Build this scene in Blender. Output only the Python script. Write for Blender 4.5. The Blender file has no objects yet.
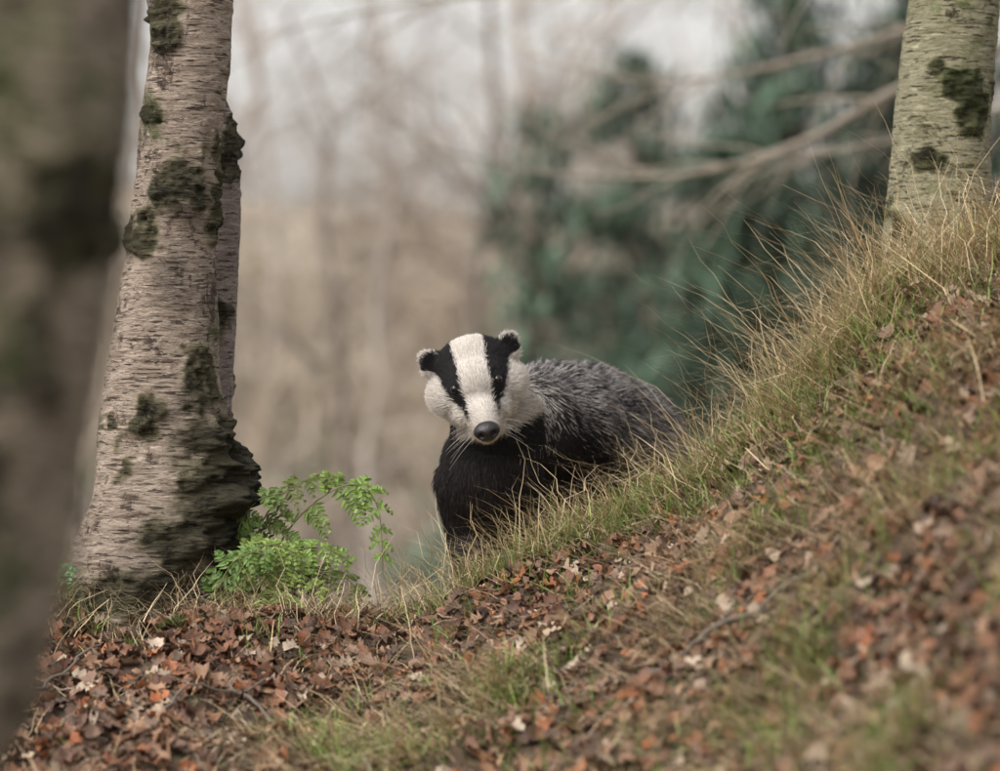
import bpy, bmesh, math, random
import numpy as np
from mathutils import Vector, Matrix
from mathutils.bvhtree import BVHTree
rng=np.random.default_rng(7); random.seed(7)
scene=bpy.context.scene
def link(o): scene.collection.objects.link(o); return o
# ---------------- noise
def _h(i,j,k,s):
    n=(i*73856093)^(j*19349663)^(k*83492791)^(s*2654435)
    n=(n^(n>>13))*1274126177; n=n&0x7fffffff
    n=(n^(n>>16)); return (n&0xffff)/65535.0
def vn3(x,y,z,s=0):
    x,y,z=np.broadcast_arrays(np.asarray(x,float),np.asarray(y,float),np.asarray(z,float))
    xi=np.floor(x).astype(np.int64);yi=np.floor(y).astype(np.int64);zi=np.floor(z).astype(np.int64)
    fx=x-xi;fy=y-yi;fz=z-zi
    fx=fx*fx*(3-2*fx);fy=fy*fy*(3-2*fy);fz=fz*fz*(3-2*fz)
    r=0
    for a in (0,1):
        for b in (0,1):
            for c in (0,1):
                w=(fx if a else 1-fx)*(fy if b else 1-fy)*(fz if c else 1-fz)
                r=r+w*_h(xi+a,yi+b,zi+c,s)
    return r*2-1
def fb(x,y,z=0.0,s=0,o=3):
    r=0;a=1.0
    for i in range(o):
        r=r+a*vn3(x*2**i,y*2**i,z*2**i,s+i);a*=.5
    return r
def sstep(a,b,x):
    t=np.clip((x-a)/(b-a),0,1);return t*t*(3-2*t)
# ---------------- materials
def nmat(name):
    m=bpy.data.materials.new(name);m.use_nodes=True;nt=m.node_tree
    b=nt.nodes['Principled BSDF'];return m,nt,b
def N(nt,t,**k):
    n=nt.nodes.new(t)
    for a,v in k.items(): setattr(n,a,v)
    return n
def ramp(nt,fac,stops):
    r=N(nt,'ShaderNodeValToRGB');e=r.color_ramp.elements
    while len(e)<len(stops): e.new(.5)
    for i,(p,c) in enumerate(stops): e[i].position=p;e[i].color=(*c,1) if len(c)==3 else c
    nt.links.new(fac,r.inputs[0]);return r.outputs[0]
def noise(nt,vec,scale,det=4,rough=.6,dist=0):
    n=N(nt,'ShaderNodeTexNoise');n.inputs['Scale'].default_value=scale;n.inputs['Detail'].default_value=det
    n.inputs['Roughness'].default_value=rough;n.inputs['Distortion'].default_value=dist
    nt.links.new(vec,n.inputs['Vector']);return n.outputs['Fac']
def mapping(nt,vec,sc):
    m=N(nt,'ShaderNodeMapping');m.inputs['Scale'].default_value=sc;nt.links.new(vec,m.inputs['Vector']);return m.outputs[0]
def mix(nt,f,a,b):
    m=N(nt,'ShaderNodeMix',data_type='RGBA')
    if isinstance(f,float): m.inputs[0].default_value=f
    else: nt.links.new(f,m.inputs[0])
    for v,i in ((a,6),(b,7)):
        if isinstance(v,tuple): m.inputs[i].default_value=(*v,1)
        else: nt.links.new(v,m.inputs[i])
    return m.outputs[2]
def vcmat(name,rough=.7,trans=0.0,spec=.3):
    m,nt,b=nmat(name)
    a=N(nt,'ShaderNodeAttribute',attribute_name='Col')
    nt.links.new(a.outputs['Color'],b.inputs['Base Color'])
    b.inputs['Roughness'].default_value=rough;b.inputs['Specular IOR Level'].default_value=spec
    if trans>0:
        t=N(nt,'ShaderNodeBsdfTranslucent');nt.links.new(a.outputs['Color'],t.inputs[0])
        mx=N(nt,'ShaderNodeMixShader');mx.inputs[0].default_value=trans
        nt.links.new(b.outputs[0],mx.inputs[1]);nt.links.new(t.outputs[0],mx.inputs[2])
        nt.links.new(mx.outputs[0],nt.nodes['Material Output'].inputs[0])
    return m
def bark(name,pale,mid,dark,moss,mossamt=.5,darkamt=.5,mossscale=6):
    m,nt,b=nmat(name)
    tc=N(nt,'ShaderNodeTexCoord').outputs['Object']
    st=noise(nt,mapping(nt,tc,(15,15,75)),1.0,6,.74,.5)
    base=ramp(nt,st,[(.30,dark),(.40,mid),(.50,pale),(.58,mid),(.66,pale),(.8,tuple(min(1,c*1.3) for c in pale))])
    big=noise(nt,mapping(nt,tc,(1,1,.8)),12,7,.75,.4)
    crack=noise(nt,mapping(nt,tc,(1,1,.9)),75,5,.75,.3)
    dk=ramp(nt,crack,[(.35,tuple(c*.35 for c in dark)),(.50,tuple(c*1.2 for c in dark)),(.62,mid),(.7,dark)])
    f=ramp(nt,big,[(darkamt,(0,0,0)),(darkamt+.05,(1,1,1))])
    c=mix(nt,f,base,dk)
    le=noise(nt,mapping(nt,tc,(30,30,240)),1.0,3,.6)
    lf=ramp(nt,le,[(.57,(0,0,0)),(.62,(.9,.9,.9))])
    c=mix(nt,lf,c,tuple(x*.6 for x in dark))
    wl=noise(nt,mapping(nt,tc,(26,26,150)),1.3,3,.6)
    wf=ramp(nt,wl,[(.60,(0,0,0)),(.66,(.7,.7,.7))])
    c=mix(nt,wf,c,tuple(min(1,x*1.5) for x in pale))
    mo=noise(nt,tc,mossscale,7,.78,.3)
    mf=ramp(nt,mo,[(mossamt,(0,0,0)),(mossamt+.10,(.85,.85,.85))])
    mcol=ramp(nt,crack,[(.35,tuple(c*.4 for c in moss)),(.6,tuple(c*1.5 for c in moss))])
    c=mix(nt,mf,c,mcol)
    a=N(nt,'ShaderNodeAttribute',attribute_name='Col')
    mm=N(nt,'ShaderNodeMix',data_type='RGBA',blend_type='MULTIPLY');mm.inputs[0].default_value=1
    nt.links.new(c,mm.inputs[6]);nt.links.new(a.outputs['Color'],mm.inputs[7])
    nt.links.new(mm.outputs[2],b.inputs['Base Color'])
    b.inputs['Roughness'].default_value=.85;b.inputs['Specular IOR Level'].default_value=.25
    ad=N(nt,'ShaderNodeMath',operation='MULTIPLY_ADD');nt.links.new(crack,ad.inputs[0]);ad.inputs[1].default_value=.6;nt.links.new(st,ad.inputs[2])
    s2=N(nt,'ShaderNodeMath',operation='MULTIPLY_ADD');nt.links.new(lf,s2.inputs[0]);s2.inputs[1].default_value=-.15;nt.links.new(ad.outputs[0],s2.inputs[2])
    bu=N(nt,'ShaderNodeBump');bu.inputs['Strength'].default_value=.9;bu.inputs['Distance'].default_value=.012
    nt.links.new(s2.outputs[0],bu.inputs['Height']);nt.links.new(bu.outputs[0],b.inputs['Normal'])
    return m
# ---------------- mesh helper
def mkmesh(name,V,F,mat,col=None,smooth=False,link_it=True):
    me=bpy.data.meshes.new(name)
    V=np.asarray(V,dtype=np.float32)
    Fs=F if isinstance(F,list) else [F]
    Fs=[np.asarray(f,dtype=np.int32) for f in Fs if len(f)]
    nl=sum(f.size for f in Fs);npoly=sum(len(f) for f in Fs)
    me.vertices.add(len(V));me.vertices.foreach_set('co',V.ravel())
    me.loops.add(nl);me.loops.foreach_set('vertex_index',np.concatenate([f.ravel() for f in Fs]))
    me.polygons.add(npoly)
    tot=np.concatenate([np.full(len(f),f.shape[1],np.int32) for f in Fs])
    st=np.concatenate([[0],np.cumsum(tot)[:-1]]).astype(np.int32)
    me.polygons.foreach_set('loop_start',st);me.polygons.foreach_set('loop_total',tot)
    if smooth: me.polygons.foreach_set('use_smooth',np.ones(npoly,bool))
    me.update(calc_edges=True);me.validate()
    if col is not None:
        c=np.ones((len(V),4),np.float32);c[:,:3]=col
        at=me.color_attributes.new('Col','FLOAT_COLOR','POINT');at.data.foreach_set('color',c.ravel())
    if mat: me.materials.append(mat)
    o=bpy.data.objects.new(name,me)
    if link_it: link(o)
    return o
# ---------------- terrain
_xs=np.array([-40,-6,-2,-1,-.8,-.5,-.3,-.18,-.1,-.03,.06,.16,.24,.32,.41,.48,.56,.64,.72,.8,1.2,2,4,40])
_zs=np.array([-.3,-.3,-.32,-.36,-.355,-.345,-.36,-.375,-.36,-.325,-.28,-.235,-.19,-.14,-.055,.02,.10,.165,.20,.225,.33,.6,1.0,1.2])
_dx=np.linspace(-4,4,1601);_dz=np.interp(_dx,_xs,_zs)
_k=np.exp(-np.linspace(-2.5,2.5,17)**2);_k/=_k.sum()
_dz2=np.convolve(np.pad(_dz,8,mode='edge'),_k,'valid')
def C(x): return np.where(np.abs(x)<3.9,np.interp(x,_dx,_dz2),np.interp(x,_xs,_zs))
def H(x,y,detail=True):
    x=np.asarray(x,float);y=np.asarray(y,float)
    s=np.maximum(-y,0);fr=-.25*(np.sqrt(s*s+.006)-.0775)
    fr=np.where(s>2.3,-.25*(2.3+1.2*(1-np.exp(-(s-2.3)/1.2)))+.02,fr)
    yb=np.maximum(y,0);dr=.37*(np.sqrt(np.minimum(yb,7)**2+.0064)-.08)
    fade=np.exp(-np.maximum(yb-.6,0)/4)
    z=C(x)*fade+(-.3)*(1-fade)+fr-dr
    r=np.maximum(y-11,0);z=z+np.where(r<55,.125*(np.sqrt(r*r+4)-2),.125*53)
    z=z+np.where(y>8,.35*fb(x*.12,y*.12,0,5)*sstep(8,14,y),0)
    if detail:
        near=np.exp(-np.maximum(np.abs(y)-2,0)/3)
        z=z+near*(.022*fb(x*5,y*5,0,11)+.008*fb(x*20,y*20,0,31,2)+.022*sstep(.15,.5,-y)*fb(x*9,y*7,0,61,2))
    return z
def spaced(lo,hi,flo,fhi,step,g=1.25):
    a=list(np.arange(flo,fhi,step));s=step;v=a[-1]
    while v<hi: s*=g;v+=s;a.append(v)
    s=step;v=a[0]
    while v>lo: s*=g;v-=s;a.insert(0,v)
    return np.array(a)
gx=spaced(-250,250,-1.5,1.7,.012,1.12);gy=spaced(-60,600,-2.8,1.2,.014,1.1)
X,Y=np.meshgrid(gx,gy);Z=H(X,Y)
V=np.stack([X.ravel(),Y.ravel(),Z.ravel()],1)
ny,nx=X.shape;idx=np.arange(nx*ny).reshape(ny,nx)
F=np.stack([idx[:-1,:-1],idx[:-1,1:],idx[1:,1:],idx[1:,:-1]],-1).reshape(-1,4)
gm,nt,b=nmat('ground_soil')
tc=N(nt,'ShaderNodeTexCoord').outputs['Object']
n1=noise(nt,tc,45,5,.75,.5);n2=noise(nt,tc,9,3,.6);n3=noise(nt,tc,.35,4,.65,.3)
c1=ramp(nt,n1,[(.3,(.02,.013,.009)),(.5,(.065,.04,.025)),(.62,(.13,.08,.05)),(.75,(.19,.13,.08))])
f2=ramp(nt,n2,[(.52,(0,0,0)),(.68,(.55,.55,.55))])
c1=mix(nt,f2,c1,(.07,.085,.03))
c3=ramp(nt,n3,[(.3,(.13,.13,.085)),(.45,(.245,.21,.155)),(.6,(.35,.295,.235)),(.75,(.19,.175,.12))])
sp=N(nt,'ShaderNodeSeparateXYZ');nt.links.new(tc,sp.inputs[0])
mr=N(nt,'ShaderNodeMapRange');mr.inputs[1].default_value=1.5;mr.inputs[2].default_value=7
nt.links.new(sp.outputs['Y'],mr.inputs[0])
cc=mix(nt,mr.outputs[0],c1,c3);nt.links.new(cc,b.inputs['Base Color']);b.inputs['Roughness'].default_value=.95
bu=N(nt,'ShaderNodeBump');bu.inputs['Strength'].default_value=.8;bu.inputs['Distance'].default_value=.01
nt.links.new(n1,bu.inputs['Height']);nt.links.new(bu.outputs[0],b.inputs['Normal'])
mkmesh('ground',V,F,gm,smooth=True)
def nrm(x,y,e=.01):
    dx=(H(x+e,y)-H(x-e,y))/(2*e);dy=(H(x,y+e)-H(x,y-e))/(2*e)
    n=np.stack([-dx,-dy,np.ones_like(dx)],-1);return n/np.linalg.norm(n,axis=-1,keepdims=True)
# ---------------- leaf litter
def leaves(name,x,y,size,col,lift=.004,tilt=.5):
    n=len(x);nr=nrm(x,y)
    nr=nr+rng.normal(0,tilt,(n,3))*np.array([1,1,.3]);nr[:,2]=np.abs(nr[:,2])+.1
    nr/=np.linalg.norm(nr,axis=1,keepdims=True)
    a=rng.normal(0,1,(n,3));t=a-(a*nr).sum(1,keepdims=True)*nr;t/=np.linalg.norm(t,axis=1,keepdims=True)
    bt=np.cross(nr,t)
    K=14;us=np.zeros((n,K));vs=np.zeros((n,K))
    prof=np.array([0,.28,.2,.42,.28,.4,.2,.0])
    tt=np.array([-.5,-.33,-.2,-.03,.1,.25,.38,.52])
    us[:,:8]=tt;vs[:,:8]=prof;us[:,8:]=tt[6:0:-1];vs[:,8:]=-prof[6:0:-1]
    us=us+rng.normal(0,.025,us.shape);vs=vs*rng.uniform(.6,1.15,(n,1))+rng.normal(0,.02,vs.shape)
    curl=rng.uniform(-.3,1.8,(n,1));curl2=rng.uniform(-1.2,1.2,(n,1));tw=rng.normal(0,.9,(n,1))
    ws=curl*vs**2*1.6+curl2*us**2*.9+tw*us*vs+rng.normal(0,.03,us.shape)
    mu=np.array([-.2,.02,.25])[None]*np.ones((n,1));mv=0*mu;mw=curl2*mu**2*.9-.03
    U=np.concatenate([us,mu],1)*size[:,None];Vv=np.concatenate([vs,mv],1)*size[:,None];W=np.concatenate([ws,mw],1)*size[:,None]
    base=np.stack([x,y,H(x,y)],1)+nr*(lift*rng.uniform(.3,2.2,(n,1)))
    base[:,2]+=size*.12
    P=base[:,None]+U[...,None]*t[:,None]+Vv[...,None]*bt[:,None]+W[...,None]*nr[:,None]
    k=17;off=(np.arange(n)*k)[:,None,None]
    tri=[(0,1,14),(1,2,14),(2,3,15),(2,15,14),(3,4,15),(4,5,16),(4,16,15),(5,6,16),(6,7,16),
         (7,8,16),(8,9,16),(9,10,16),(16,10,15),(10,11,15),(11,12,15),(15,12,14),(12,13,14),(13,0,14)]
    F=(np.array(tri)[None]+off).reshape(-1,3)
    cc=np.repeat(col[:,None],k,1)*(1+rng.normal(0,.07,(n,k,1)));cc[:,14:]*=.8
    return mkmesh(name,P.reshape(-1,3),F,LEAF,col=np.clip(cc.reshape(-1,3),0,1))
LEAF=vcmat('dead_leaf',.6,0,.35)
pal=np.array([[.09,.045,.028],[.145,.070,.040],[.20,.092,.050],[.26,.155,.095],[.33,.25,.18],[.18,.115,.08],[.06,.036,.025],[.29,.105,.042],[.42,.34,.26]])
def gmask(x,y): # grassiness 0..1 on the bank
    m=sstep(-.30,.42,fb(x*5.6,y*4.6,0,77)+.25*sstep(.1,0,np.abs(y))-.03)
    lx=-.22+.12*y
    return (.15+.85*m)*sstep(lx-.1,lx+.12,x)
nL=34000
x=rng.uniform(-1.15,1.25,nL);y=-2.9+3.3*rng.uniform(0,1,nL)**.8
m=gmask(x,y);keep=(rng.uniform(0,1,nL)>m*.62);x=x[keep];y=y[keep]
ci=rng.choice(9,len(x),p=[.13,.17,.16,.12,.07,.14,.12,.06,.03]);col=pal[ci]*rng.uniform(.75,1.25,(len(x),1))
leaves('leaf_litter',x,y,rng.uniform(.014,.038,len(x)),col)
# ---------------- blades
GR=vcmat('grass_blade',.55,0,.3)
class Acc:
    def __init__(s): s.V=[];s.F=[];s.C=[];s.n=0
    def add(s,V,F,C):
        s.V.append(V);s.F.append(np.asarray(F)+s.n);s.C.append(C);s.n+=len(V)
    def build(s,name,mat,smooth=False):
        q=[f for f in s.F if f.shape[1]==4];t=[f for f in s.F if f.shape[1]==3]
        L=[]
        if q:L.append(np.concatenate(q))
        if t:L.append(np.concatenate(t))
        return mkmesh(name,np.concatenate(s.V),L,mat,col=np.clip(np.concatenate(s.C),0,1),smooth=smooth)
def blades(acc,base,L,w,az,lean,curl,col,seg=4,wig=.0):
    n=len(base);t=np.linspace(0,1,seg+1)[None]
    hz=np.stack([np.cos(az),np.sin(az),0*az],1)
    wa=az+math.pi/2+rng.normal(0,.6,n);wd=np.stack([np.cos(wa),np.sin(wa),0*wa],1)
    hor=lean[:,None]*t+curl[:,None]*t**2
    up=np.sqrt(np.maximum(1-lean**2,.1))[:,None]*t-.55*curl[:,None]*t**2
    P=base[:,None]+L[:,None,None]*(hor[...,None]*hz[:,None]+up[...,None]*np.array([0,0,1.]))
    if wig: P[:,1:]+=rng.normal(0,wig,(n,seg,3))*L[:,None,None]
    ww=(w[:,None]*np.array([.8]+[1-.85*(i/seg)**1.6 for i in range(1,seg+1)])[None])*.5
    A=P-ww[...,None]*wd[:,None];B=P+ww[...,None]*wd[:,None]
    V=np.stack([A,B],2).reshape(n,-1,3);k=2*(seg+1)
    f=np.array([[2*i,2*i+1,2*i+3,2*i+2] for i in range(seg)])
    F=(f[None]+(np.arange(n)*k)[:,None,None]).reshape(-1,4)
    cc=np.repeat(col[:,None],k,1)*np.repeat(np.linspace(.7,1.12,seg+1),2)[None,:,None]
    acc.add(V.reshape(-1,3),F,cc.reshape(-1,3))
def tufts(acc,cx,cy,nb,spread,Lr,wr,colA,colB,leanr=(.1,.8),curlr=(0,.9),bias=.35,seg=4,wig=.02):
    n=len(cx)*nb;ix=np.repeat(np.arange(len(cx)),nb)
    x=cx[ix]+rng.normal(0,spread,n);y=cy[ix]+rng.normal(0,spread,n)
    base=np.stack([x,y,H(x,y)-.003],1)
    ts=rng.uniform(.6,1.25,len(cx))[ix]
    az=rng.uniform(0,2*math.pi,n)
    hx=np.cos(az)-bias*1.5;hy=np.sin(az)-bias;az=np.arctan2(hy,hx)
    f=rng.uniform(0,1,(n,1));col=(colA*(1-f)+colB*f)*rng.uniform(.75,1.25,(n,1))
    blades(acc,base,rng.uniform(*Lr,n)*ts,rng.uniform(*wr,n),az,rng.uniform(*leanr,n),rng.uniform(*curlr,n),col,seg,wig)
ga=Acc();A=np.array
green1=A([.12,.21,.04]);green2=A([.28,.38,.10]);straw1=A([.38,.285,.15]);straw2=A([.68,.56,.36]);dun=A([.25,.17,.10])
def pts(n,x0,x1,y0,y1,thr=.0,pw=1.,dens=gmask):
    x=rng.uniform(x0,x1,n);y=y1-(y1-y0)*rng.uniform(0,1,n)**pw
    k=rng.uniform(0,1,n)<np.maximum(dens(x,y),thr);return x[k],y[k]
g2=lambda x,y: gmask(x,y)*(.10+.90*sstep(-.3,.25,fb(x*5,y*5,0,191)))
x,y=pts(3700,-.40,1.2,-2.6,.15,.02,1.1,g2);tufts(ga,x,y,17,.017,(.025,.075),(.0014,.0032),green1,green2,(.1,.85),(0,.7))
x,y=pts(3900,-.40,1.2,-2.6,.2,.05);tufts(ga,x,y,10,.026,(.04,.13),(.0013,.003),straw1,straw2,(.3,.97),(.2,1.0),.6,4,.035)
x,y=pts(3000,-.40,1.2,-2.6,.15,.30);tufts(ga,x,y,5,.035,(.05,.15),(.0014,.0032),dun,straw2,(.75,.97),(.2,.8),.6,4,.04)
# crest fringe
n=280;x=rng.uniform(-.14,1.0,n);y=rng.normal(-.02,.06,n)
tufts(ga,x,y,12,.015,(.03,.08),(.0012,.0022),green1,green2,(.1,.8),(0,.7),.2)
n=360;x=rng.uniform(-.18,1.0,n);y=rng.normal(-.01,.06,n)
tufts(ga,x,y,7,.02,(.05,.15),(.001,.0023),straw1,straw2,(.1,.95),(.0,1),.3,5,.04)
n=90;x=rng.uniform(-.12,.45,n);y=rng.normal(-.03,.04,n)
tufts(ga,x,y,3,.02,(.09,.19),(.0012,.0024),straw1,straw2,(.1,.85),(.0,.7),.35,6,.03)
# tall dry grass on the upper bank
n=150;x=rng.normal(.64,.13,n);y=rng.uniform(-.3,.2,n)
tufts(ga,x,y,9,.02,(.08,.24),(.001,.0021),straw1,straw2,(.1,.97),(.0,1.1),.3,7,.03)
n=70;x=rng.normal(.60,.13,n);y=rng.uniform(-.2,.15,n)
tufts(ga,x,y,3,.03,(.18,.36),(.0012,.0023),straw1,straw2,(.3,.97),(.0,.6),.5,8,.015)
n=70;x=rng.uniform(.42,.95,n);y=rng.uniform(-.5,.1,n)
tufts(ga,x,y,12,.016,(.05,.12),(.001,.0022),green1,green2,(.1,.8),(.1,.8),.3,5)
# sparse grass in leaf litter + around left tree
n=420;x=rng.uniform(-1,-.15,n);y=rng.uniform(-1.1,.05,n)
tufts(ga,x,y,5,.02,(.03,.09),(.001,.0022),straw1,straw2,(.4,.97),(0,.8),.0)
n=80;x=rng.uniform(-1,-.15,n);y=rng.uniform(-.9,.05,n)
tufts(ga,x,y,4,.012,(.02,.05),(.001,.002),green1,green2,(.1,.9),(0,.8),.0)
n=170;x=rng.uniform(-.85,-.2,n);y=rng.uniform(-.24,0.02,n)
tufts(ga,x,y,9,.018,(.05,.14),(.001,.0019),dun,straw2,(.1,.95),(.1,1.0),.0,5,.04)
n=26;x=rng.uniform(-.76,-.62,n);y=rng.uniform(-.2,-.05,n)
tufts(ga,x,y,10,.014,(.04,.09),(.0015,.0028),green1,green2,(.1,.7),(.1,.7),.0,5)
st=[(.60,.0,.30,math.pi,.35,.02),(.56,.02,.26,math.pi*.97,.75,-.1),(.50,-.02,.2,math.pi,.9,.0),(.06,-.1,.11,1.4,.05,.05),(.075,-.1,.085,2.9,.1,.1),
    (.40,-.05,.17,math.pi,.85,.1),(.43,.05,.16,math.pi*.95,.6,.3),(.07,-.75,.10,1.9,.3,.0),(-.13,-.3,.13,2.0,.3,.1),(.30,-.3,.10,.3,.4,.2),(.18,-.05,.09,2.6,.5,.3),(.20,-.06,.11,2.9,.7,.1),(.12,-.07,.12,1.0,.4,.2),
    (-.11,-.1,.09,2.2,.3,.3),(.0,-.1,.10,2.5,.3,.3),(.55,-.5,.14,1.0,.3,.3),(-.56,-.24,.12,1.2,.45,.3),(.66,-.1,.22,2.8,.5,.5),(.72,-.05,.2,.4,.5,.5),(.35,-.1,.13,2.9,.7,.3),(.3,-.05,.13,2.7,.5,.3),(.66,-.9,.12,1.9,.3,.2),(.1,-1.0,.1,.3,.5,.2)]
s=np.array(st);base=np.stack([s[:,0],s[:,1],H(s[:,0],s[:,1])],1)
blades(ga,base,s[:,2],np.full(len(s),.0026),s[:,3],s[:,4],s[:,5],np.tile(straw2,(len(s),1)),8,.006)
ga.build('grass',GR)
# ---------------- tubes
def tube(P,R,sides=8):
    P=np.asarray(P,float);n=len(P);T=np.gradient(P,axis=0);T/=np.linalg.norm(T,axis=1,keepdims=True)+1e-9
    ref=np.array([0,1.,0]) if abs(T[0][1])<.8 else np.array([1.,0,0])
    u=np.cross(T,ref);u/=np.linalg.norm(u,axis=1,keepdims=True)+1e-9;v=np.cross(T,u)
    a=np.linspace(0,2*math.pi,sides,endpoint=False)
    V=P[:,None]+np.asarray(R)[:,None,None]*(np.cos(a)[None,:,None]*u[:,None]+np.sin(a)[None,:,None]*v[:,None])
    i=np.arange(n*sides).reshape(n,sides);j=np.roll(i,-1,1)
    F=np.stack([i[:-1],j[:-1],j[1:],i[1:]],-1).reshape(-1,4)
    return V.reshape(-1,3),F
def crv(ctrl,n):
    ctrl=np.asarray(ctrl,float);k=len(ctrl);t=np.linspace(0,k-1,n);i=np.minimum(t.astype(int),k-2);f=(t-i)[:,None]
    p0=ctrl[np.maximum(i-1,0)];p1=ctrl[i];p2=ctrl[i+1];p3=ctrl[np.minimum(i+2,k-1)]
    return .5*((2*p1)+(-p0+p2)*f+(2*p0-5*p1+4*p2-p3)*f**2+(-p0+3*p1-3*p2+p3)*f**3)
def grow(acc,p,d,L,r,depth,col,spread=.6,droop=-.05,sides=5,kids=4):
    n=6;P=[np.array(p,float)];d=np.array(d,float);d/=np.linalg.norm(d)
    for i in range(n-1):
        d=d+rng.normal(0,.13,3)+np.array([0,0,droop]);d/=np.linalg.norm(d);P.append(P[-1]+d*L/(n-1))
    P=np.array(P);R=np.linspace(r,r*.4,n)
    V,F=tube(P,R,sides);acc.add(V,F,np.tile(col,(len(V),1))*rng.uniform(.8,1.2))
    if depth>0:
        for k in range(kids):
            i=rng.integers(1,n);a=rng.normal(0,1,3);a/=np.linalg.norm(a);dd=P[i]-P[i-1];dd/=np.linalg.norm(dd)
            grow(acc,P[i],dd+a*spread,L*rng.uniform(.45,.7),R[i]*.6,depth-1,col,spread,droop,max(3,sides-1),kids)
def trunk(name,ctrl,rad,mat,rings=520,sides=96,bumps=(),tint=(1,1,1),limbs=(),amp=.05,seed=1,scab=.35,darks=()):
    P=crv([c for c in ctrl],rings);R=crv([[r,0,0] for r in rad],rings)[:,0]
    V,F=tube(P,R,sides);c=np.repeat(P,sides,0);d=V-c;rr=np.linalg.norm(d,axis=1,keepdims=True);d/=rr
    q=V
    disp=rr[:,0]*(amp*1.6*fb(q[:,0]*9,q[:,1]*9,q[:,2]*5,seed)+amp*.35*fb(q[:,0]*35,q[:,1]*35,q[:,2]*95,seed+9,3))
    sc=sstep(scab,scab+.2,fb(q[:,0]*9,q[:,1]*9,q[:,2]*8,seed+40,4))
    for (bc,br) in darks:
        g=np.exp(-(((V-np.array(bc))/np.array(br))**2).sum(1));sc=np.maximum(sc,sstep(.3,.6,g*(1+.6*fb(q[:,0]*25,q[:,1]*25,q[:,2]*25,seed+90,4))))
    disp+=sc*(.003+.009*fb(q[:,0]*75,q[:,1]*75,q[:,2]*65,seed+3,3))
    col=np.tile(np.array(tint,float),(len(V),1));col*=(1-.76*sc)[:,None]*(1-sc[:,None]*A([.10,0,.3]))
    for (bc,br,ba) in bumps:
        g=np.exp(-((V-np.array(bc))**2/np.array(br)**2).sum(1))
        disp+=g*ba*(1+.6*fb(q[:,0]*28,q[:,1]*28,q[:,2]*28,seed+60,4));col*=(1-.45*np.clip(g*1.4,0,1))[:,None]
    V=V+d*disp[:,None]
    acc=Acc();acc.add(V,F,col)
    for (p,dd,L,r) in limbs: grow(acc,p,dd,L,r,2,np.array(tint)*.6)
    return acc.build(name,mat,smooth=True)
b1=bark('birch_bark',(.37,.31,.25),(.225,.175,.135),(.075,.055,.043),(.06,.08,.024),.57,.55)
b2=bark('birch_bark_dark',(.30,.25,.225),(.19,.15,.13),(.07,.055,.048),(.06,.065,.035),.6,.56)  # slightly darker bark tones for the second stem
b3=bark('birch_bark_algae',(.31,.295,.20),(.21,.20,.125),(.06,.053,.03),(.12,.14,.05),.49,.58)
b4=bark('birch_bark_mossy',(.44,.37,.28),(.16,.13,.085),(.05,.043,.028),(.055,.08,.022),.50,.50,4)
def limbs(x,y,z0,z1,n,L):
    o=[]
    for i in range(n):
        a=rng.uniform(0,6.28);z=rng.uniform(z0,z1);o.append(((x,y,z),(math.cos(a),math.sin(a),.8),L,.02))
    return o
trunk('birch_tree',[(-.56,.02,-.55),(-.556,.01,-.36),(-.555,0,-.28),(-.55,0,-.16),(-.545,0,-.03),(-.532,0,.12),(-.52,0,.3),(-.506,0,.46),(-.493,0,.62),(-.46,0,1.2),(-.5,.05,2.4),(-.45,.1,4.2)],
      [.19,.15,.125,.105,.092,.079,.066,.065,.064,.058,.045,.01],b1,rings=1100,sides=150,
      bumps=[((-.445,-.05,-.12),(.05,.09,.075),.062),((-.46,-.06,-.21),(.05,.08,.06),.04),((-.44,-.03,-.27),(.05,.08,.05),.03),((-.50,-.07,.30),(.05,.05,.04),.012),((-.54,-.1,-.3),(.06,.06,.09),.02),((-.66,-.03,-.3),(.05,.06,.07),.025),((-.50,-.08,-.05),(.03,.04,.06),.010),((-.52,-.07,.17),(.03,.04,.05),.006)],
      darks=[((-.45,-.07,-.14),(.075,.12,.12)),((-.46,-.07,-.25),(.10,.12,.10)),((-.50,-.08,.31),(.06,.06,.05)),((-.56,-.1,.42),(.03,.08,.05)),((-.57,-.08,.23),(.035,.08,.03)),((-.56,-.1,-.33),(.10,.1,.05)),((-.48,-.06,.0),(.03,.08,.07)),((-.53,-.06,.56),(.03,.06,.04))],
      limbs=limbs(-.48,.05,1.4,3.8,9,1.0),seed=4,scab=.38)
trunk('birch_tree',[(-.52,.2,-.5),(-.515,.19,-.28),(-.505,.18,-.1),(-.492,.18,.05),(-.477,.18,.2),(-.474,.18,.33),(-.482,.18,.43),(-.505,.18,.5),(-.54,.2,.62),(-.62,.3,1.2),(-.72,.45,3.2)],
      [.09,.075,.062,.055,.049,.047,.044,.04,.038,.034,.01],b2,seed=21,limbs=limbs(-.68,.36,1.6,3,5,.8),amp=.04,scab=.55)
hz=float(H(.74,.3))
trunk('birch_tree',[(.735,.3,hz-.25),(.737,.3,hz),(.738,.3,hz+.12),(.742,.3,.42),(.752,.3,.55),(.765,.3,.68),(.80,.32,1.3),(.78,.35,4.4)],
      [.125,.105,.092,.083,.08,.077,.07,.012],b3,seed=50,limbs=limbs(.8,.32,1.4,3.9,8,1.0),amp=.035,scab=.55)
hz=float(H(-.56,-3.1))
trunk('birch_tree',[(-.62,-3.1,hz-.2),(-.57,-3.1,hz+.08),(-.518,-3.1,-.3),(-.483,-3.1,-.2),(-.442,-3.1,-.02),(-.418,-3.1,.12),(-.40,-3.1,.3),(-.37,-3.1,.9),(-.3,-3.0,3.6)],
      [.20,.16,.135,.13,.128,.127,.125,.11,.015],b4,seed=70,rings=300,limbs=limbs(-.35,-3.05,1.3,3.2,6,.9),amp=.05)
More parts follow.
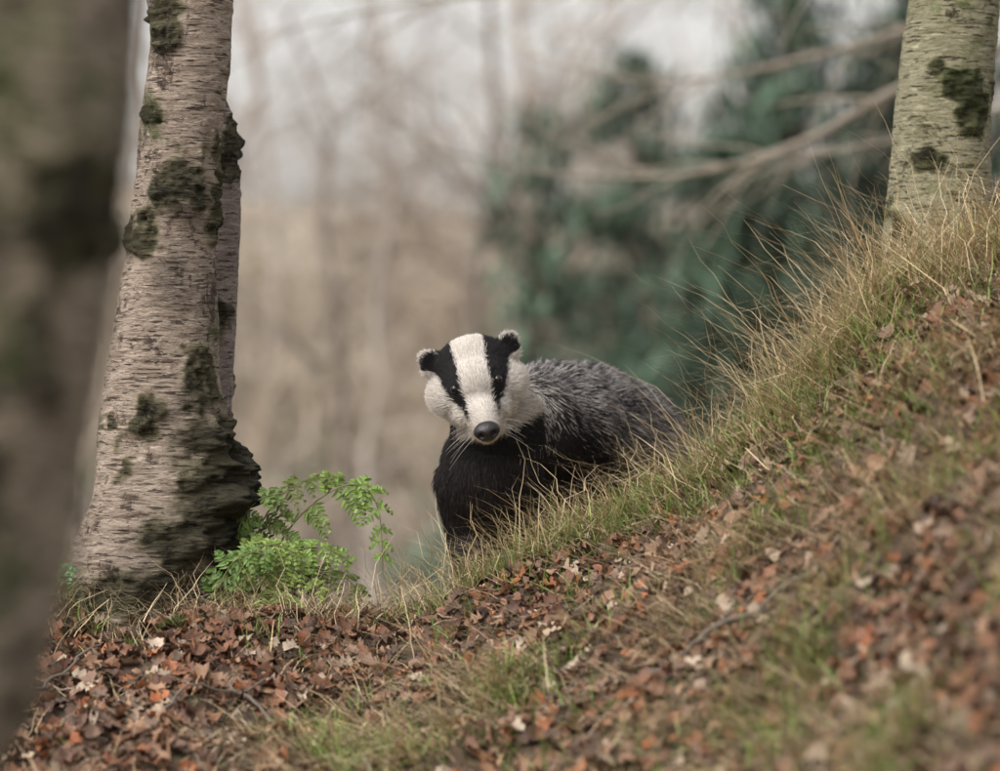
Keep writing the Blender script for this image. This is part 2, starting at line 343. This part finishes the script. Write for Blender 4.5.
# ---------------- fern
fa=Acc();FERN=vcmat('fern_leaf',.5,.25,.4)
def pinnule(acc,p,d,up,L,w,col):
    d=d/np.linalg.norm(d);s=np.cross(d,up);s/=np.linalg.norm(s)+1e-9;nn=np.cross(s,d)
    t=np.array([0,.3,.65,1]);ww=np.array([.5,1,.75,0.08])*w
    m=p+np.outer(t*L,d)-np.outer((t**2)*L*.25,nn)
    V=np.concatenate([m+np.outer(ww,s)+nn*w*.3,m,m-np.outer(ww,s)+nn*w*.3])
    f=[[i,i+1,i+5,i+4] for i in range(3)]+[[4+i,5+i,9+i,8+i] for i in range(3)]
    acc.add(V,f,np.tile(col*rng.uniform(.6,1.35),(12,1)))
def frond(ctrl,wid,up,npin=16,colr=A([.125,.225,.045])):
    P=crv(ctrl,60);up=np.array(up,float);V,F=tube(P,np.linspace(.0018,.0006,60),5)
    fa.add(V,F,np.tile(A([.16,.16,.07]),(len(V),1)))
    colr=colr*rng.uniform(.7,1.35)*A([rng.uniform(.85,1.35),1,1])
    for k in range(npin):
        f=.25+.75*(k+rng.uniform(-.2,.2))/npin;i=min(max(int(f*59),1),58);d=P[i+1]-P[i];d/=np.linalg.norm(d)
        s=np.cross(d,up);s/=np.linalg.norm(s);g=(1-(f-.25)/.76)**.8*(.6+.4*min(1,(f-.2)/.15))
        for sg in (-1,1):
            if rng.uniform()<.10: continue
            L=wid*g*rng.uniform(.6,1.15)+.010;dd=s*sg+d*.35+rng.normal(0,.2,3)-up*.15;dd/=np.linalg.norm(dd)
            dz=rng.uniform(.15,.6)
            q=np.array([P[i]+dd*L*t-np.array([0,0,1])*L*dz*t*t for t in np.linspace(0,1,9)])
            V,F=tube(q,np.linspace(.0008,.0003,9),3);fa.add(V,F,np.tile(A([.12,.17,.05]),(len(V),1)))
            nq=max(4,int(L/.0050))
            for j in range(nq):
                ff=(j+.5)/nq;p=P[i]+dd*L*ff-np.array([0,0,1])*L*dz*ff*ff
                ss=np.cross(dd,up);ss/=np.linalg.norm(ss)
                for sg2 in (-1,1):
                    pinnule(fa,p,ss*sg2+dd*.5+rng.normal(0,.18,3),up+rng.normal(0,.3,3),((.0115*(1-ff)**.7+.003)*min(1.15,L/.05+.35))*rng.uniform(.75,1.2),.0027,colr)
fz=-.37
frond([(-.40,-.02,fz),(-.36,-.04,-.27),(-.31,-.06,-.20),(-.25,-.07,-.16),(-.21,-.07,-.165),(-.19,-.07,-.21),(-.185,-.08,-.30)],.055,(.2,-1,.5),16)
frond([(-.42,-.02,fz),(-.39,-.04,-.25),(-.36,-.05,-.19),(-.31,-.06,-.15),(-.25,-.06,-.145)],.045,(.1,-.9,.7),12)
frond([(-.41,-.03,fz),(-.37,-.06,-.30),(-.33,-.08,-.265),(-.28,-.10,-.255),(-.23,-.10,-.28)],.05,(0,-1,.6),12)
frond([(-.43,-.03,fz),(-.40,-.07,-.32),(-.36,-.10,-.29),(-.32,-.12,-.29),(-.27,-.13,-.33)],.05,(0,-1,.7),12)
frond([(-.42,-.0,fz),(-.42,-.06,-.28),(-.41,-.08,-.22),(-.38,-.08,-.18),(-.34,-.08,-.17)],.04,(0,-1,.5),10)
frond([(-.43,-.05,fz),(-.40,-.10,-.34),(-.37,-.13,-.33),(-.33,-.15,-.335),(-.30,-.16,-.36)],.04,(0,-1,.9),10)
frond([(-.43,-.04,fz),(-.42,-.09,-.30),(-.39,-.12,-.26),(-.35,-.13,-.25),(-.31,-.13,-.27)],.045,(0,-1,.6),11)
frond([(-.40,-.03,fz),(-.35,-.05,-.33),(-.30,-.07,-.30),(-.25,-.08,-.30),(-.21,-.08,-.34)],.045,(0,-1,.7),11)
frond([(-.44,-.05,fz),(-.44,-.12,-.33),(-.42,-.14,-.28),(-.38,-.15,-.26),(-.35,-.15,-.28)],.04,(0,-1,.6),10)
frond([(-.71,-.1,-.37),(-.72,-.13,-.31),(-.70,-.15,-.285),(-.66,-.17,-.29)],.03,(0,-1,.5),8,A([.12,.22,.09]))
fa.build('bracken_fern',FERN)
ta=Acc()
for (a,bb,r) in [((.20,-.85),(.31,-.90),.005),((.31,-.90),(.42,-.95),.004),((.30,-.89),(.33,-.80),.003),((-.7,-.5),(-.6,-.35),.003),((-.4,-.5),(-.3,-.62),.003),((-.5,-.6),(-.35,-.5),.0025)]:
    t=np.linspace(0,1,14);px=a[0]+(bb[0]-a[0])*t+rng.normal(0,.003,14);py=a[1]+(bb[1]-a[1])*t+rng.normal(0,.003,14)
    P=np.stack([px,py,H(px,py)+.024],1);V,F=tube(P,np.linspace(r,r*.7,14),7);ta.add(V,F,np.tile(A([.13,.11,.09]),(len(V),1)))
for i in range(130):
    cx,cy=rng.uniform(-1,1),rng.uniform(-1.6,0);a=rng.uniform(0,3.14);L=rng.uniform(.04,.14);t=np.linspace(-.5,.5,8)
    px=cx+np.cos(a)*L*t+rng.normal(0,.002,8);py=cy+np.sin(a)*L*t+rng.normal(0,.002,8)
    V,F=tube(np.stack([px,py,H(px,py)+.014],1),np.full(8,rng.uniform(.0008,.002)),5);ta.add(V,F,np.tile(A([.17,.13,.10])*rng.uniform(.5,1.8),(len(V),1)))
ta.build('fallen_twigs',vcmat('twig',.8))
ma=Acc()
for (cx,cy,r) in [(-.575,-.3,.03),(-.50,-.22,.03),(-.38,-.12,.035),(.15,-.9,.04),(.6,-.6,.05),(-.25,-.07,.03)]:
    n=900;a=rng.uniform(0,6.28,n);q=np.sqrt(rng.uniform(0,1,n))*r;x=cx+np.cos(a)*q;y=cy+np.sin(a)*q
    base=np.stack([x,y,H(x,y)+np.sqrt(np.maximum(r*r-q*q,0))*.5],1)
    blades(ma,base,rng.uniform(.004,.011,n),np.full(n,.0014),rng.uniform(0,6.28,n),rng.uniform(.1,.9,n),rng.uniform(0,.5,n),np.tile(A([.07,.10,.02]),(n,1))*rng.uniform(.5,1.6,(n,1)),2)
ma.build('moss',GR)
# ---------------- background
oa=Acc();oc=A([.22,.195,.155])
ox,oy=2.0,4.2;oz=float(H(ox,oy))
V,F=tube(crv([(ox,oy,oz-.3),(ox+.02,oy,oz+.6),(ox-.05,oy,oz+1.6),(ox,oy,oz+2.6),(ox+.1,oy,oz+5)],40),np.linspace(.17,.04,40),20);oa.add(V,F,np.tile(oc,(len(V),1)))
def limb(ctrl,r0,r1,kids,kl,dr=-.03):
    P=crv(ctrl,40);V,F=tube(P,np.linspace(r0,r1,40),8);oa.add(V,F,np.tile(oc,(len(V),1)))
    for k in range(kids):
        i=rng.integers(6,39);d=P[i]-P[i-1];d/=np.linalg.norm(d);a=rng.normal(0,1,3)*np.array([1,1,.8])
        grow(oa,P[i],d*.8+a*.6,kl*rng.uniform(.6,1.2),max(.003,(r0+(r1-r0)*i/40)*.35),1,oc*1.3,.6,dr,4,3)
limb([(2.0,4.2,1.1),(1.45,4.6,.97),(1.15,5,.86),(.90,5,.72),(.62,5,.63),(.35,5,.61),(.1,5,.63),(-.2,5,.70)],.021,.002,18,.5)
limb([(2.0,4.2,1.35),(1.3,4.9,1.08),(.8,5.6,.98),(.45,5.8,.96),(.1,6,1.05)],.014,.002,18,.5)
limb([(2.0,4.2,.9),(1.5,4.4,.80),(1.15,4.6,.70),(.75,4.8,.66)],.012,.002,10,.4)
limb([(2.0,4.2,1.9),(1.2,5,1.55),(.5,5.6,1.3),(-.3,5.8,1.2),(-.8,5.9,1.1)],.016,.002,22,.6,-.12)
oa.build('oak_tree',vcmat('oak_bark',.9))
CON=vcmat('pine_needles',.7,0)
def conifer(x,y,h,w,tint,dens=1.):
    acc=Acc();z0=float(H(x,y))
    V,F=tube(np.array([(x,y,z0-.1),(x,y,z0+h*.5),(x,y,z0+h)]),np.array([.09,.05,.01]),8);acc.add(V,F,np.tile(A([.07,.05,.04]),(len(V),1)))
    nw=int(h/.16)
    for k in range(nw):
        f=k/nw;zz=z0+.15+f*h*.97;R=w*(1-f)**.65*rng.uniform(.6,1.25)
        for j in range(int(8*dens)):
            a=rng.uniform(0,6.28);L=R*rng.uniform(.6,1.1)+.06
            d=np.array([math.cos(a),math.sin(a),rng.uniform(-.15,.35)]);n=6
            t=np.linspace(0,1,n)[:,None];P=np.array([x,y,zz])+d*L*t+np.array([0,0,-.18])*L*t*t
            V,F=tube(P,np.linspace(.012,.003,n),3);acc.add(V,F,np.tile(A([.07,.05,.04]),(len(V),1)))
            m=int(30*dens*L/.6)+8;tt=rng.uniform(.15,1,m)[:,None];B=np.array([x,y,zz])+d*L*tt+np.array([0,0,-.18])*L*tt*tt+rng.normal(0,.06,(m,3))
            az=rng.uniform(0,6.28,m);sh=rng.uniform(.5,1.7)
            col=np.tile(tint,(m,1))*sh*rng.uniform(.6,1.4,(m,1))
            blades(acc,B,rng.uniform(.10,.22,m),rng.uniform(.03,.06,m),az,rng.uniform(.2,.95,m),rng.uniform(-.2,.4,m),col,2)
    return acc.build('pine_tree',CON)
ct=A([.060,.098,.066])
conifer(1.25,13.5,4.0,1.2,ct);conifer(2.35,15,4.9,1.6,ct*.9);conifer(.25,17,3.8,.95,ct*1.6,.6);conifer(1.85,18,5.4,1.4,ct*1.2,.8)
conifer(3.6,16,5,1.5,ct);conifer(1.0,21,4.3,1.4,ct*1.4,.7)
wa=Acc()
def bare(x,y,h,col,kk=3.4,sp=.22):
    z0=float(H(x,y));n=8;P=np.array([[x+rng.normal(0,.06)*i*.6,y,z0-.2+h*i/(n-1)] for i in range(n)]);R=np.linspace(.017*h**.8,.01,n)
    V,F=tube(P,R,6);wa.add(V,F,np.tile(col,(len(V),1)))
    for k in range(int(h*kk)):
        i=rng.integers(1,n);a=rng.uniform(0,6.28)
        grow(wa,P[i]+(P[i-1]-P[i])*rng.uniform(0,1),(math.cos(a),math.sin(a),rng.uniform(.2,1)),h*sp*rng.uniform(.6,1.2),R[i]*.4+.004,1,col*rng.uniform(.7,1.25),.7,-.02,3,5)
wc=[A([.33,.28,.24]),A([.22,.185,.155]),A([.40,.355,.31])]
for i in range(56):
    y=rng.uniform(17,48);x=rng.uniform(-.22,.22)*(y+6)*1.1
    if y<26 and 0<x<3: y+=16
    bare(x,y,rng.uniform(3.5,7),wc[i%3])
for i in range(80):
    y=rng.uniform(22,52);x=rng.uniform(-.22,.16)*(y+6)*1.1
    bare(x,y,rng.uniform(1.8,3.6),wc[i%3]*A([1,.96,.85]),8,.35)
wa.build('distant_woodland',vcmat('bare_bark',.9))
ua=Acc();n=20000;y=9+38*rng.uniform(0,1,n)**1.3;x=rng.uniform(-.24,.24,n)*(y+6)
base=np.stack([x,y,H(x,y)],1);cs=A([[.33,.265,.205],[.27,.22,.16],[.41,.355,.29],[.18,.165,.11],[.17,.19,.115]]);cn=np.clip(((fb(x*.5,y*.5,0,88)+1)*2.5).astype(int),0,4)
blades(ua,base,rng.uniform(.25,.8,n),rng.uniform(.02,.06,n),rng.uniform(0,6.28,n),rng.uniform(.1,.9,n),rng.uniform(.1,.8,n),cs[cn]*rng.uniform(.65,1.3,(n,1)),3)
ua.build('dead_bracken',vcmat('dead_bracken_leaf',.8,0))
# ---------------- BADGER
HS=1.06
hc=np.array([-.037,.03,-.001]);pitch=math.radians(22);roll=math.radians(13)
Rp=np.array([[1,0,0],[0,math.cos(pitch),-math.sin(pitch)],[0,math.sin(pitch),math.cos(pitch)]])
Rr=np.array([[math.cos(roll),0,-math.sin(roll)],[0,1,0],[math.sin(roll),0,math.cos(roll)]])
RW=Rr@Rp*HS
bm=bmesh.new()
def ell(c,r,rot=None):
    M=Matrix.Translation(Vector(c))@(rot if rot is not None else Matrix.Identity(4))@Matrix.Diagonal((*r,1))
    bmesh.ops.create_icosphere(bm,subdivisions=3,radius=1,matrix=M)
def hell(c,r,ry=0):
    M=Matrix([[*RW[i],hc[i]] for i in range(3)]+[[0,0,0,1]])
    M=M@Matrix.Translation(Vector(c))@Matrix.Rotation(ry,4,'Y')@Matrix.Diagonal((*r,1));bmesh.ops.create_icosphere(bm,subdivisions=3,radius=1,matrix=M)
def cap(a,bb,ra,rb,n=7,h=False):
    for i in range(n):
        t=i/(n-1);c=np.array(a)*(1-t)+np.array(bb)*t;r=ra*(1-t)+rb*t
        (hell if h else ell)(tuple(c),(r,r,r))
hell((0,.01,.004),(.061,.07,.054));hell((0,-.025,.014),(.044,.05,.042));hell((0,.025,.028),(.057,.05,.042))
for s_ in (-1,1):
    hell((s_*.040,.016,-.007),(.037,.05,.035),s_*-.4);hell((s_*.028,.004,-.027),(.028,.05,.030));hell((s_*.023,-.032,-.020),(.022,.044,.024))
    hell((s_*.026,-.035,.022),(.016,.024,.014))
    hell((s_*.062,.024,.050),(.0170,.008,.0190),s_*.5);hell((s_*.050,.026,.033),(.027,.015,.023))
cap((0,-.045,-.008),(0,-.122,-.023),.032,.0200,9,True)
hell((0,-.10,-.030),(.022,.03,.016));hell((0,-.06,-.040),(.028,.05,.022))
ell((.0,.13,-.075),(.078,.085,.085));ell((-.012,.14,-.14),(.084,.09,.10));ell((.0,.18,-.18),(.085,.09,.09))
ell((.04,.24,-.09),(.098,.12,.117));ell((.09,.36,-.085),(.122,.14,.124));ell((.145,.48,-.09),(.128,.15,.127))
ell((.195,.60,-.115),(.135,.14,.127));ell((.23,.68,-.15),(.118,.12,.11));ell((.1,.38,-.17),(.10,.16,.09))
cap((.24,.78,-.16),(.28,.87,-.24),.035,.018)
def gz(x,y): return float(H(x,y))
for (sx,sy,fx,fy) in [(-.055,.14,-.045,.10),(.055,.20,.055,.17)]:
    g=gz(fx,fy);cap((sx,sy,-.16),(sx*.5+fx*.5,sy+.015,g+.11),.052,.036);cap((sx*.5+fx*.5,sy+.015,g+.11),(fx,fy,g+.028),.036,.027)
    ell((fx,fy-.018,g+.018),(.028,.042,.018))
    for k in range(5): cap((fx+(k-2)*.011,fy-.045,g+.014),(fx+(k-2)*.012,fy-.06,g+.009),.008,.006,3)
for (sx,sy,fx,fy) in [(.13,.64,.10,.60),(.27,.62,.28,.58)]:
    g=gz(fx,fy);cap((sx,sy,-.17),(fx,fy-.04,g+.13),.075,.042);cap((fx,fy-.04,g+.13),(fx+.01,fy+.05,g+.075),.038,.028);cap((fx+.01,fy+.05,g+.075),(fx,fy+.02,g+.025),.028,.025)
    ell((fx,fy-.012,g+.018),(.027,.05,.018))
me=bpy.data.meshes.new('tmp');bm.to_mesh(me);bm.free();tmp=link(bpy.data.objects.new('tmp',me))
md=tmp.modifiers.new('r','REMESH');md.mode='VOXEL';md.voxel_size=.005;md.adaptivity=0
sm=tmp.modifiers.new('s','SMOOTH');sm.factor=.5;sm.iterations=6
dg=bpy.context.evaluated_depsgraph_get();ev=tmp.evaluated_get(dg);bme=bpy.data.meshes.new_from_object(ev)
bpy.data.objects.remove(tmp)
badger=link(bpy.data.objects.new('badger',None))
bme.calc_loop_triangles()
nv=len(bme.vertices);BV=np.zeros(nv*3);bme.vertices.foreach_get('co',BV);BV=BV.reshape(-1,3)
tr=np.zeros(len(bme.loop_triangles)*3,int);bme.loop_triangles.foreach_get('vertices',tr);tr=tr.reshape(-1,3)
bvh=BVHTree.FromPolygons([Vector(v) for v in BV],[tuple(t) for t in tr])
def tofront(p): return (p-hc)@Rr/HS
def fur_color(p):
    q=tofront(p);X=np.abs(q[:,0]);Yq=q[:,1];Zq=q[:,2];n=len(p)
    jit=rng.normal(0,.0014,n);X_=X+jit
    white=A([.71,.67,.615]);black=A([.011,.010,.011])
    inner=np.interp(Zq,[-.09,-.035,-.01,.02,.055,.09],[.019,.0185,.019,.0215,.0245,.026])
    outer=np.interp(Zq,[-.052,-.035,-.02,0,.02,.035,.055,.09],[.019,.026,.034,.0455,.052,.057,.066,.07])
    stripe=(X_>inner)&(X_<outer)&(Zq>-.050)
    hcol=np.where(stripe[:,None],black,white)
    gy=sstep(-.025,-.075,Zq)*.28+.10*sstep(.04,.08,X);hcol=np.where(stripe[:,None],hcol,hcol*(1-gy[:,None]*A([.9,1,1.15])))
    l=q@Rp
    ed=np.sqrt((X-.063)**2+(l[:,1]-.024)**2+(l[:,2]-.051)**2)
    ear=(ed<.029)&(X>.046)&(l[:,2]>.034)
    er=np.sqrt((X-.060)**2+(l[:,2]-.048)**2)
    rim=(er+jit>.0140)&((l[:,2]+.6*(X-.06)>.050))
    hcol=np.where(ear[:,None],np.where(rim[:,None],white*.9,black*1.5),hcol)
    lowb=np.interp(X,[0,.02,.04,.075],[-.090,-.089,-.084,-.066])
    thr=(Zq+jit*2<lowb+.012)&(Yq>-.075) | (Zq<lowb-.004)
    hcol=np.where(thr[:,None],black*1.3,hcol)
    ax=(p[:,0]*.4+(p[:,1]-.12)*.92)
    zlow=np.interp(ax,[-.1,.02,.1,.2,.35,.5,.8],[.1,.03,-.03,-.09,-.15,-.18,-.19])
    side=sstep(-.03,.06,p[:,0]+.35*(p[:,1]-.1))
    g=sstep(-.05,.055,p[:,2]-zlow+.025*fb(p[:,0]*20,p[:,1]*20,p[:,2]*20,3,2))*np.maximum(side,sstep(0,.05,p[:,2]))
    isH=((Yq<.062)&(np.sqrt((q**2).sum(1))<.15)&(Zq>-.105))|ear
    isH&=~((p[:,2]<-.115))
    return q,hcol,g,isH,ear,stripe,thr
q,hcol,g,isH,ear,stp,thr=fur_color(BV)
bc=np.where(isH[:,None],hcol*.5,A([.012,.010,.010])*(1-g[:,None])+A([.12,.115,.12])*g[:,None])
for p_ in bme.polygons: p_.use_smooth=True
at=bme.color_attributes.new('Col','FLOAT_COLOR','POINT');at.data.foreach_set('color',np.concatenate([bc,np.ones((nv,1))],1).astype(np.float32).ravel())
bme.materials.clear();bme.materials.append(vcmat('badger_skin',.9))
body=link(bpy.data.objects.new('body',bme));body.parent=badger
def hit(Xf,Zf):
    o=hc+Rr@np.array([Xf*HS,-1,Zf*HS]);r=bvh.ray_cast(Vector(o),Vector((0,1,0)));return np.array(r[0])
m_eye,nt,b=nmat('badger_eye');b.inputs['Base Color'].default_value=(.006,.004,.003,1);b.inputs['Roughness'].default_value=.05
eyes=[]
for s_ in (-1,1):
    e=hit(s_*.0330,.003);eyes.append(e)
    bm=bmesh.new();bmesh.ops.create_uvsphere(bm,u_segments=24,v_segments=16,radius=.0070,matrix=Matrix.Translation(Vector(e)+Vector((0,-.0004,0))))
    m_=bpy.data.meshes.new('eye');bm.to_mesh(m_);bm.free();m_.materials.append(m_eye)
    for p_ in m_.polygons:p_.use_smooth=True
    o=link(bpy.data.objects.new('eye',m_));o.parent=badger
m_n,nt,b=nmat('badger_nose');b.inputs['Base Color'].default_value=(.012,.01,.011,1);b.inputs['Roughness'].default_value=.42
tc=N(nt,'ShaderNodeTexCoord').outputs['Object'];vo=N(nt,'ShaderNodeTexVoronoi');vo.inputs['Scale'].default_value=420;nt.links.new(tc,vo.inputs['Vector'])
bu=N(nt,'ShaderNodeBump');bu.inputs['Strength'].default_value=.5;bu.inputs['Distance'].default_value=.001;nt.links.new(vo.outputs[0],bu.inputs['Height']);nt.links.new(bu.outputs[0],b.inputs['Normal'])
bm=bmesh.new();bmesh.ops.create_icosphere(bm,subdivisions=5,radius=1)
NY=-.135;NZ=-.0195
for v in bm.verts:
    x_,y_,z_=v.co
    zz=z_*(.0148 if z_>0 else .0155);xx=x_*.0205*(1-.22*max(0,-z_));yy=y_*.016
    for s_ in (-1,1):
        d2=((xx-s_*.0095)/.0042)**2+((zz+.0015)/.0042)**2
        if y_<0: yy+=.009*math.exp(-d2)
    if y_<0 and z_<.1: yy+=.002*math.exp(-(xx/.0015)**2)
    l=np.array([xx,yy+NY,zz+NZ]);v.co=Vector(hc+RW@l)
m_=bpy.data.meshes.new('nose');bm.to_mesh(m_);bm.free();m_.materials.append(m_n)
for p_ in m_.polygons:p_.use_smooth=True
o=link(bpy.data.objects.new('nose',m_));o.parent=badger
nose_c=hc+RW@np.array([0,NY,NZ])
tv=BV[tr];cr=np.cross(tv[:,1]-tv[:,0],tv[:,2]-tv[:,0]);ar=np.linalg.norm(cr,axis=1)/2
cen=tv.mean(1);dh=np.linalg.norm(cen-hc,axis=1);wgt=ar*np.where(dh<.16,3.0,1.0)*np.where(cen[:,1]>.6,.5,1)*np.where(np.linalg.norm(cen-nose_c,axis=1)<.06,2,1)
def sample(n):
    t=rng.choice(len(tr),n,p=wgt/wgt.sum());a=rng.uniform(0,1,(n,2));fl=a.sum(1)>1;a[fl]=1-a[fl]
    p=tv[t,0]+a[:,:1]*(tv[t,1]-tv[t,0])+a[:,1:]*(tv[t,2]-tv[t,0]);nn=cr[t]/(np.linalg.norm(cr[t],axis=1,keepdims=True)+1e-12);return p,nn
NF=230000
p,nn=sample(NF)
q,hcol,g,isH,ear,stp,thr=fur_color(p)
de=np.minimum(*[np.linalg.norm(p-e,axis=1) for e in eyes]);dn=np.linalg.norm(p-nose_c,axis=1)
k=(de>.0082)&(dn>.0165);p,nn,q,hcol,g,isH,ear,stp,thr,dn,de=[a[k] for a in (p,nn,q,hcol,g,isH,ear,stp,thr,dn,de)]
n=len(p)
nf=nose_c-np.array([0,-.0,-.01]);th_=p-nf
hd=th_/(np.linalg.norm(th_,axis=1,keepdims=True)+1e-9)
hd=hd+np.stack([np.sign(q[:,0])*sstep(.035,.06,np.abs(q[:,0]))*.15,0*hd[:,0],-.45*sstep(.0,-.05,q[:,2])],1)
bd=np.tile(A([.42,.75,-.35]),(n,1))
fr_=sstep(.22,.12,p[:,1]);bd=bd*(1-fr_[:,None])+A([.0,.1,-1.])*fr_[:,None]
low=sstep(-.2,-.27,p[:,2]);bd=bd*(1-low[:,None])+A([0,.1,-1.])*low[:,None]
comb=np.where(isH[:,None],hd,bd)+.10*np.stack([fb(p[:,0]*25,p[:,1]*25,p[:,2]*25,s_,2) for s_ in (101,202,303)],1)*np.where(isH,1.1,1.3)[:,None]
comb-= (comb*nn).sum(1,keepdims=True)*nn;comb/=np.linalg.norm(comb,axis=1,keepdims=True)+1e-9
cheek=sstep(.03,.065,np.abs(q[:,0]))*sstep(.03,-.02,q[:,2])
L=np.where(isH,.006+.005*sstep(.02,.06,dn)+.010*cheek*sstep(-.03,.03,q[:,1]),.016+.009*g)
L=np.where(ear,.007,L);L=np.where(isH&thr,.014,L);L=np.where((p[:,2]<-.26)&~isH,.013,L)
L=np.where(de<.014,.005,L)
L=L*rng.uniform(.6,1.3,n)
lift=np.where(isH,.28+.2*cheek,.33);lift=np.where(ear,.6,lift)*rng.uniform(.4,1.6,n)
d0=comb+nn*lift[:,None]+rng.normal(0,.14,(n,3));d0/=np.linalg.norm(d0,axis=1,keepdims=True)
d1=comb+rng.normal(0,.18,(n,3))+A([0,0,-.15]);d1/=np.linalg.norm(d1,axis=1,keepdims=True)
K=5;t=np.linspace(0,1,K)[None,:,None]
P=p[:,None]-nn[:,None]*.001+L[:,None,None]*(d0[:,None]*t*(1-.45*t)+d1[:,None]*.45*t*t)
rnd=rng.uniform(0,1,(n,1))
blk=A([.010,.0085,.009])*(.6+1.6*rnd)
lightb=A([.47,.45,.435])*(.4+1.1*rnd)
pl=.52+.26*fb(p[:,0]*32,p[:,1]*32,p[:,2]*32,909,3)
guard=np.where((rng.uniform(0,1,n)<pl)[:,None],lightb,A([.018,.017,.018])*(.5+rnd))
bc=np.where(rng.uniform(0,1,(n,1))<g[:,None],guard,blk)
brn=(rng.uniform(0,1,n)<.10)&(g<.5);bc[brn]=A([.05,.036,.03])
nk=np.exp(-(((p-A([.05,.14,-.03]))/A([.035,.05,.05]))**2).sum(1));wn=rng.uniform(0,1,n)<nk*.8;bc[wn&~isH]=A([.55,.52,.48])
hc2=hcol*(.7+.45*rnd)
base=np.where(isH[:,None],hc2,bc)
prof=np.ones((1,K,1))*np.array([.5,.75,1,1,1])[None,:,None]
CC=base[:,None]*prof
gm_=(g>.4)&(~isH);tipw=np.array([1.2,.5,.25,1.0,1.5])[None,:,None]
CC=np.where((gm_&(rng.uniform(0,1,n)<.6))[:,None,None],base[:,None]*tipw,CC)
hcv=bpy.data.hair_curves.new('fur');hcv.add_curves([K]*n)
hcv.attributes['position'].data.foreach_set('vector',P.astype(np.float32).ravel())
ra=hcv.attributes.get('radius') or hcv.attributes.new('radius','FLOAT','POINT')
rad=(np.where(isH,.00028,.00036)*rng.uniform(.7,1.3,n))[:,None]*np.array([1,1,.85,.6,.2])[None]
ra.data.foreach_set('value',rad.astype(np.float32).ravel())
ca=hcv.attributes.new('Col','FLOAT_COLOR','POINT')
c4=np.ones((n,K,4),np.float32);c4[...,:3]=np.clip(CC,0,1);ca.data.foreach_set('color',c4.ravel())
hcv.materials.append(vcmat('badger_fur',.6,0,.25))
o=link(bpy.data.objects.new('fur',hcv));o.parent=badger
wa=Acc()
for s_ in (-1,1):
    for i in range(9):
        b0=hc+RW@np.array([s_*.017,-.105+.012*(i%3),-.026-.005*(i//3)]);d=RW@np.array([s_*1.,-.15+.1*rng.normal(),-.25+.25*(1-i//3)+.1*rng.normal()])
        L_=rng.uniform(.03,.05);tt=np.linspace(0,1,8)[:,None];Pw=b0+d*L_*tt+A([0,0,-.3])*L_*tt*tt
        V,F=tube(Pw,np.linspace(.00028,.00008,8),4);wa.add(V,F,np.tile(A([.5,.48,.45]),(len(V),1)))
o=wa.build('whiskers',vcmat('whisker',.4));o.parent=badger
# ---------------- light
w=bpy.data.worlds.new('World');scene.world=w;w.use_nodes=True;nt=w.node_tree;bg=nt.nodes['Background']
sk=nt.nodes.new('ShaderNodeTexSky');sk.sky_type='NISHITA';sk.sun_disc=False
el=math.radians(50);az=math.radians(-48)
sk.sun_elevation=el;sk.dust_density=4;sk.air_density=1.2;sk.ozone_density=1
hs=nt.nodes.new('ShaderNodeHueSaturation');hs.inputs['Saturation'].default_value=.2;hs.inputs['Value'].default_value=1.8;nt.links.new(sk.outputs[0],hs.inputs['Color'])
mx=nt.nodes.new('ShaderNodeMix');mx.data_type='RGBA';mx.blend_type='MULTIPLY';mx.inputs[0].default_value=1;mx.inputs[7].default_value=(1.04,.995,.975,1)
nt.links.new(hs.outputs[0],mx.inputs[6]);nt.links.new(mx.outputs[2],bg.inputs['Color']);bg.inputs['Strength'].default_value=.15
sl=bpy.data.lights.new('sun','SUN');sl.energy=1.35;sl.angle=math.radians(20);sl.color=(1,.95,.88)
so=link(bpy.data.objects.new('sun',sl))
d=Vector((math.sin(az)*math.cos(el)*1,-math.cos(az)*math.cos(el)*1,math.sin(el)))
so.rotation_euler=d.to_track_quat('Z','Y').to_euler()
sk.sun_rotation=math.atan2(d.x,d.y)
cd=bpy.data.cameras.new('camera');cd.lens=135;cd.sensor_width=36;cd.clip_end=2000;cd.clip_start=.05
cd.dof.use_dof=True;cd.dof.focus_distance=5.92;cd.dof.aperture_fstop=2.9
co=link(bpy.data.objects.new('camera',cd));co.location=(0,-6,0);co.rotation_euler=(math.pi/2,0,0);scene.camera=co
scene.view_settings.view_transform='Standard';scene.view_settings.look='None';scene.view_settings.exposure=0
print('FUR',n,'isH',isH.sum())
